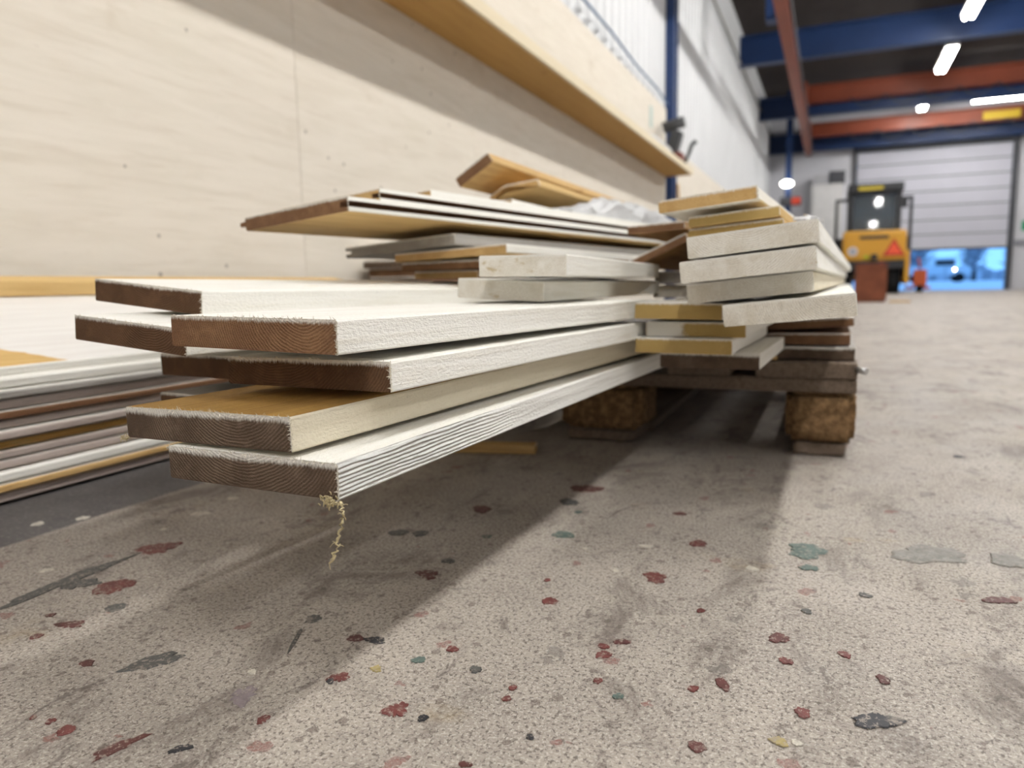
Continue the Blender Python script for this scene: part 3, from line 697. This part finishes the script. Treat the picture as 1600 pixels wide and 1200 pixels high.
# ---- stack of panels against the wall at the left
lay = [('taupe', .0135), ('pine', .012), ('white', .014), ('taupe', .0125), ('taupe', .012), ('amber', .012), ('taupe', .013), ('taupe', .0125), ('brown', .012), ('taupe', .0135), ('grey', .0125), ('white', .015)]
names = ['bottom-most', 'second lowest', 'bright white third lowest', 'fourth lowest', 'fifth lowest', 'amber-edged', 'seventh lowest', 'eighth lowest', 'brown-edged', 'taupe tenth', 'grey eleventh', 'thick white twelfth']
z = .002
for i, (mt, t) in enumerate(lay):
    tilt = -1.05*(i+.2)
    z += t+.0007; t -= .0022
    board('wall_panel', (-.965+random.uniform(-.012, .008), -.75, z), 0, 0, tilt, .48-.015*random.random(), t, 2.75, mt, 'end_pine', '%s panel edge of the sheet stack lying along the wall at left' % names[i], 'panel', 'panels stacked along the plywood wall', top='white', ch=.002)
z += .0140
board('wall_panel', (-.968, -.75, z), 0, 0, -13.6, .475, .012, 2.75, 'white', 'end_pine', 'uppermost white panel with bare ochre patch on the stack by the wall', 'panel', 'panels stacked along the plywood wall', top='patch', ch=.002)
board('bare_lath', (-1.318, -.6, z+.086+.029), 0, 0, -13.6, .045, .0275, 2.42, 'pine_y', 'end_pine', 'bare yellow lath lying along the back of the panel stack at the wall', 'lath')

# ---- dark bundle further along the wall
zz = 0
cols = ['brown', 'dirty', 'grey', 'brown', 'dirty', 'brown', 'white', 'dirty', 'brown', 'grey', 'brown', 'dirty', 'white']
for i, c_ in enumerate(cols):
    t = .0268; zz += t+.0012
    board('old_board', (-1.262-random.uniform(0, .03), 2.15+random.uniform(-.02, .03), zz), random.uniform(-1, 1), 0, 0, .19, t, 1.0, c_, 'end_brown' if i % 2 else 'end_grey', ('%s old board in the dim bundle by the wall' % ['lowest','second lowest','third lowest','fourth lowest','fifth lowest','sixth lowest','seventh lowest','eighth lowest','ninth lowest'][i]) if i < 9 else ['grey board fourth from the top of the dim bundle by the wall', 'brown board third from the top of the dim bundle by the wall', 'blackish board second from the top of the dim bundle by the wall', 'pale board on top of the dim bundle by the wall'][i-9], 'board', 'old boards bundled by the wall')

# ---- things on the shelf and the wall
ZS = 1.3105
tool = empty('power_tool', (-1.36, 7.0, ZS)); tag(tool, 'dark grey power tool with red-brown body at the end of the shelf', 'tool')
TG = flat('dark_grey_plastic', (.05, .052, .055), .5); TR = flat('red_brown_plastic', (.17, .045, .035), .5)
MB().box(-.07, .07, -.08, .10, 0, .14, .02).build('body', TR, tool)
MB().box(-.05, .05, -.10, .04, .14, .33, .015, Matrix.Rotation(.28, 3, 'Y')).build('handle', TG, tool)
MB().cyl((-.10, -.06, .36), (.09, -.06, .40), .05, 16).build('motor', TG, tool)
MB().tube([(.05, .06, .0), (.10, .08, .12), (.13, .10, .22), (.17, .10, .25)], [.014, .016, .018, .022], 8).build('lever', TG, tool)
MB().box(.07, .115, .04, .14, 0, .03, .006).build('foot', TG, tool)
film('plastic_bag', (-1.37, 5.6, ZS), (-1.37, 6.85, ZS), .16, .13, 'crumpled white plastic bag on the shelf beside the power tool', 9)
lb = MB().box(XW+.001, XW+.004, 6.55, 6.66, 1.62, 1.80, .0008).build('wall_label', flat('pale_green_label', (.42, .52, .48), .6)); tag(lb, 'small pale green label on the plywood above the shelf', 'label')
BL = flat('blue_cable', (.10, .17, .30), .5)
pts = [(XW+.010, 4.2, 2.16), (XW+.012, 4.6, 2.04), (XW+.012, 5.3, 2.03), (XW+.012, 6.0, 1.99), (XW+.010, 6.8, 1.99), (XW+.012, 7.24, 1.95)]
cb = MB().tube(pts, .009, 8).build('wall_cable', BL); tag(cb, 'blue cable draped along the top edge of the plywood', 'cable')
cd = MB().tube([(XW+.0, 4.0, 3.82), (XW+.0, 19.9, 3.82)], .016, 8).build('wall_conduit', flat('grey_conduit', (.20, .195, .18), .5)); tag(cd, 'grey conduit running high along the white steel wall', 'conduit')
ln = MB().box(XW+.001, XW+.02, 7.9, 7.93, .7, 1.3, .002, Matrix.Rotation(.35, 3, 'X')).build('brace_stick', M_['pine']); tag(ln, 'slanting pine stick fixed to the plywood past the shelf end', 'stick')
# wall lamp far along the wall
wlp = empty('wall_lamp', (-1.0, 17.9, 2.42)); tag(wlp, 'glowing oval lamp on the blue post far along the wall', 'lamp')
MB().box(-.12, .02, -.02, .02, .05, .08, .004).build('arm', DARK, wlp)
b = bmesh.new(); bmesh.ops.create_uvsphere(b, u_segments=16, v_segments=8, radius=1)
for v in b.verts: v.co = Vector((v.co.x*.13, v.co.y*.1, v.co.z*.075))
me = bpy.data.meshes.new('globe'); b.to_mesh(me); b.free(); link('globe', me, emit('lit_lamp_globe', (1, .97, .9), 9.), wlp)
# end-wall fittings
cab = empty('wall_cabinet', (-.15, YE-.001, 0)); tag(cab, 'tall pale cabinet standing at the end wall left of the forklift', 'cabinet')
MB().box(-.38, .30, -.45, 0, .0, 2.55, .01).build('body', flat('off_white_steel', (.62, .61, .60), .5), cab)
MB().box(-.34, .26, -.462, -.45, .08, 2.45, .004).build('door', flat('white_cabinet_door', (.66, .65, .64), .5), cab)
htr = empty('unit_heater', (-.10, YE-.3, 2.56)); tag(htr, 'dark unit heater box on top of the pale cabinet', 'heater')
MB().box(-.05, .30, -.15, .22, 0, .28, .01).build('casing', DARK, htr); MB().box(-.40, -.06, -.12, .2, 0, .22, .01).build('fan_housing', flat('grey_casing', (.4, .4, .42), .5), htr)
bt = empty('alarm_button', (-.80, 18.2, 2.05)); tag(bt, 'red alarm box on the blue post far along the wall', 'alarm')
MB().box(-.35, .10, -.13, -.11, -.10, .10, .008).build('back_plate', DARK, bt); MB().box(-.10, .09, -.16, -.131, -.08, .08, .02).build('red_cover', flat('red_plastic', (.55, .06, .03), .4), bt)
ex = MB().box(3.86, 4.2, YE-.02, YE-.002, 1.30, 1.52, .003).build('exit_sign', flat('green_sign', (.02, .30, .14), .5)); tag(ex, 'green sign on the end wall right of the roller door', 'sign')
gr = MB().box(3.75, 6.5, YE-.04, YE-.002, .98, 1.10, .006).build('wall_guard', flat('grey_guard', (.25, .25, .28), .5)); tag(gr, 'grey guard rail on the end wall right of the roller door', 'rail')

# ---- forklift seen from behind
FK = empty('forklift', (.70, 15.5, 0)); tag(FK, 'yellow forklift with black cab seen from behind near the roller door', 'forklift')
FY = flat('forklift_yellow', (.60, .30, .02), .4, 0, .5, .04, 3.); FB = flat('forklift_black', (.018, .019, .022), .5, 0, .4); RUB = flat('tyre_rubber', (.012, .012, .013), .85, 0, .1)
GL = NT('cab_glass', .04, 0, .6); GL.col((.10, .12, .14)); GL.b.inputs['Alpha'].default_value = .7; GL = GL.m
m = MB().box(-.54, .54, 0, .55, .62, 1.18, .06); cw = m.build('counterweight', FY, FK)
MB().box(-.25, .24, -.006, .01, 1.02, 1.08, .003).build('grille_slot', FB, cw)
t3 = [(.14, .70), (.52, .70), (.33, 1.02)]; t4 = [(.20, .735), (.46, .735), (.33, .955)]
o = MB().prism(t3, -.012, .004).build('warning_triangle', flat('dark_red', (.42, .03, .02), .4), cw)
MB().prism(t4, -.02, -.0121).build('triangle_centre', flat('bright_orange_red', (.80, .11, .05), .4), o)
o = MB().cyl((-.36, -.010, .80), (-.36, .004, .80), .085, 20).build('round_sticker', flat('white_sticker', (.6, .6, .64), .4), cw)
MB().cyl((-.36, -.012, .80), (-.36, -.0101, .80), .045, 16).build('sticker_mark', flat('grey_mark', (.25, .26, .32), .4), o)
MB().box(-.17, -.08, -.008, .004, .66, .72, .002).build('small_plate', flat('lime_plate', (.40, .45, .03), .4), cw)
MB().box(-.05, .06, -.10, .02, .64, .74, .02).build('tow_hitch', FB, cw)
MB().box(-.52, .54, .02, 1.9, .46, .62, .02).build('chassis', FB, FK)
MB().box(.52, .60, .0, .9, .18, .80, .02).build('side_skirt', FY, FK)
MB().box(-.48, .48, .5, 2.0, .30, .47, .02).build('underbody', FB, FK)
for sx in (-1, 1):
    x = sx*.46 if sx < 0 else .36
    for y in (.35, 1.75):
        o = MB().tube([(x-.11, y, .26), (x-.10, y, .26), (x+.10, y, .26), (x+.11, y, .26)], [.20, .26, .26, .20], 28).build('wheel', RUB, FK)
        MB().cyl((x-.12, y, .26), (x+.12, y, .26), .11, 16).build('hub', FY, o)
MB().box(.10, .18, -.02, .02, .48, .58, .01).build('tail_light', flat('red_lens', (.5, .02, .02), .3), FK)
cabp = [(-.42, .30), (.40, .30), (-.42, 1.6), (.40, 1.6)]
for x, y in cabp: MB().box(x-.045, x+.045, y-.045, y+.045, 1.18, 1.95, .012).build('cab_pillar', FB, FK)
MB().box(-.48, .47, .2, 1.75, 1.90, 2.06, .02).build('cab_roof', FB, FK)
o = MB().box(-.30, .12, .192, .199, 1.94, 2.0, .001).build('roof_lettering', flat('yellow_lettering', (.55, .42, .04), .4), FK)
MB().box(-.37, .35, .275, .281, 1.20, 1.885, 0, Matrix.Rotation(rad(-4.), 3, 'X')).build('rear_window', GL, FK)
MB().box(-.375, .355, 1.6, 1.608, 1.19, 1.895).build('front_window', GL, FK)
MB().box(-.22, .20, .75, 1.2, 1.0, 1.25, .05).box(-.20, .18, .75, .87, 1.2, 1.72, .05).build('seat', FB, FK)
MB().tube([(-.02, 1.35, 1.2), (-.02, 1.45, 1.45)], .02, 8).build('steering_column', FB, FK)
for sx, x in ((-1, -.66), (1, .74)):
    MB().box(x-.03, x+.03, 1.9, 1.98, .3, 1.96, .008).build('mast_rail', FB, FK)
    MB().box(min(x, sx*.42), max(x, sx*.42), 1.91, 1.97, 1.90, 1.96, .008).build('mast_crossbar', FB, FK)
    MB().box(min(x, sx*.50), max(x, sx*.50), 1.5, 1.97, .72, 1.12, .03).build('front_guard', FB, FK)
MB().box(-.66, .74, 1.99, 2.06, .25, .62, .01).build('fork_carriage', FB, FK)
MB().box(.44, .56, .5, .55, 1.62, 1.80, .02).build('mirror', FB, FK)

# ---- rusty crate and orange truck part by the forklift
cr = empty('rust_crate', (.435, 9.95, 0)); tag(cr, 'rust-brown crate standing before the forklift', 'crate')
RUST = flat('rusty_brown_paint', (.17, .055, .028), .7, 0, .2, .25, 8.)
MB().box(-.17, .17, 0, .012, .03, .44, .003).build('side_panel', RUST, cr); MB().box(-.17, .17, .50, .512, .03, .44, .003).build('side_panel', RUST, cr)
MB().box(-.17, -.158, .0125, .4995, .03, .44).build('side_panel', RUST, cr); MB().box(.158, .17, .0125, .4995, .03, .44).build('side_panel', RUST, cr)
MB().box(-.18, .18, -.01, .522, .441, .462, .004).build('rim', RUST, cr); MB().box(-.157, .157, .013, .499, 0, .03).build('base', RUST, cr)
pl = MB().box(.63, .85, 9.75, 9.85, 0, .02, .003).build('floor_scrap', M_['pine']); tag(pl, 'scrap of wood on the floor beside the rust-brown crate', 'offcut')
oj = empty('pallet_truck', (1.62, 17.0, 0)); tag(oj, 'small orange-red pallet truck standing right of the forklift', 'pallet truck')
OR = flat('orange_red_paint', (.50, .10, .03), .45)
MB().box(-.12, .12, -.05, .05, .12, .45, .02).build('pump_body', OR, oj); MB().box(-.2, -.08, .05, 1.0, .06, .12, .01).build('fork', OR, oj); MB().box(.08, .2, .05, 1.0, .06, .12, .01).build('fork', OR, oj)
MB().tube([(0, -.04, .42), (-.05, -.10, .68)], .02, 8).build('handle', OR, oj); MB().cyl((-.06, 0, .08), (.06, 0, .08), .08, 14).build('wheel', RUB, oj)

# ---- outside the open door
SNOW = flat('bluish_yard_ground', (.62, .62, .66), .8, 0, .2, .08, .5)
gnd = MB().box(-60, 70, YE+.26, 160, -.25, -.02).build('ground', SNOW); tag(gnd, 'pale yard ground outside the roller door', kind='structure')
van = empty('parked_pickup', (7.0, 62.0, -.02)); tag(van, 'pale pickup parked outside the roller door', 'vehicle')
VB = flat('pale_car_paint', (.50, .55, .62), .3, 0, .5)
MB().box(-2.2, .4, -.8, .8, .48, 1.15, .12).build('cargo_body', VB, van); MB().box(.4, 2.0, -.8, .8, .48, 1.05, .12).build('bonnet', VB, van)
MB().box(-.3, 1.1, -.72, .72, 1.0, 1.75, .2).build('cabin', VB, van); MB().box(-.2, 1.0, -.73, -.721, 1.2, 1.6, .0).build('side_window', FB, van)
for x in (-1.4, 1.3): MB().tube([(x, -.82, .34), (x, -.80, .34), (x, -.58, .34)], [.28, .34, .34], 24).build('wheel', RUB, van)
for x in (-1.4, 1.3): MB().tube([(x, .58, .34), (x, .80, .34), (x, .82, .34)], [.34, .34, .28], 24).build('wheel', RUB, van)
hl = MB().cyl((1.0, -.84, .9), (1.0, -.80, .9), .07, 12).build('lit_lamp', emit('lit_headlamp', (1, 1, 1), 12.), van)
LEAF = flat('haze_tinted_trees', (.40, .43, .50), .9, 0, .05, .3, 1.); BARK = flat('tree_bark', (.07, .06, .06), .9)  # branches and hedge carry pale blue distance haze in their colour
def tree(x, y, h, r, label, seed):
    e = empty('bare_tree', (x, y, -.02)); rnd = random.Random(seed); m = MB()
    m.tube([(0, 0, 0), (.1, 0, h*.4), (0, 0, h*.8)], [.25, .18, .06], 8).build('trunk', BARK, e)
    m = MB()
    for _ in range(60):
        a = rnd.uniform(0, 6.28); z0 = rnd.uniform(.2, .7)*h; d = Vector((math.cos(a), math.sin(a), rnd.uniform(.3, 1.2)))*r*rnd.uniform(.5, 1)
        p = Vector((0, 0, z0)); m.tube([p, p+d*.5+Vector((0, 0, .1)), p+d], [.10, .07, .02], 5)
        for _k in range(4):
            q = p+d*rnd.uniform(.3, 1); dd = Vector((rnd.uniform(-1, 1), rnd.uniform(-1, 1), rnd.uniform(0, 1)))*r*.4; m.tube([q, q+dd], [.05, .015], 4)
    m.build('branches', LEAF, e); tag(e, label, 'tree', 'bare trees across the yard')
tree(3.4, 84, 3.6, 2.0, 'leftmost bare tree seen across the yard under the raised door', 1)
tree(8.2, 90, 4.4, 2.2, 'second bare tree across the yard, beyond the pickup', 2)
tree(12.6, 84, 5.0, 2.0, 'third bare tree across the yard under the raised door', 3)
tree(17.4, 90, 4.2, 2.2, 'rightmost bare tree seen across the yard under the raised door', 4)
hd = MB()
for k in range(40):
    x = 2+k*.5; hd.box(x, x+.6, 99+random.uniform(-.4, .4), 100, -.1, 1.3+random.uniform(-.3, .5), .1)
hg = hd.build('far_hedge', LEAF); tag(hg, 'hazy hedge line across the yard', 'hedge')
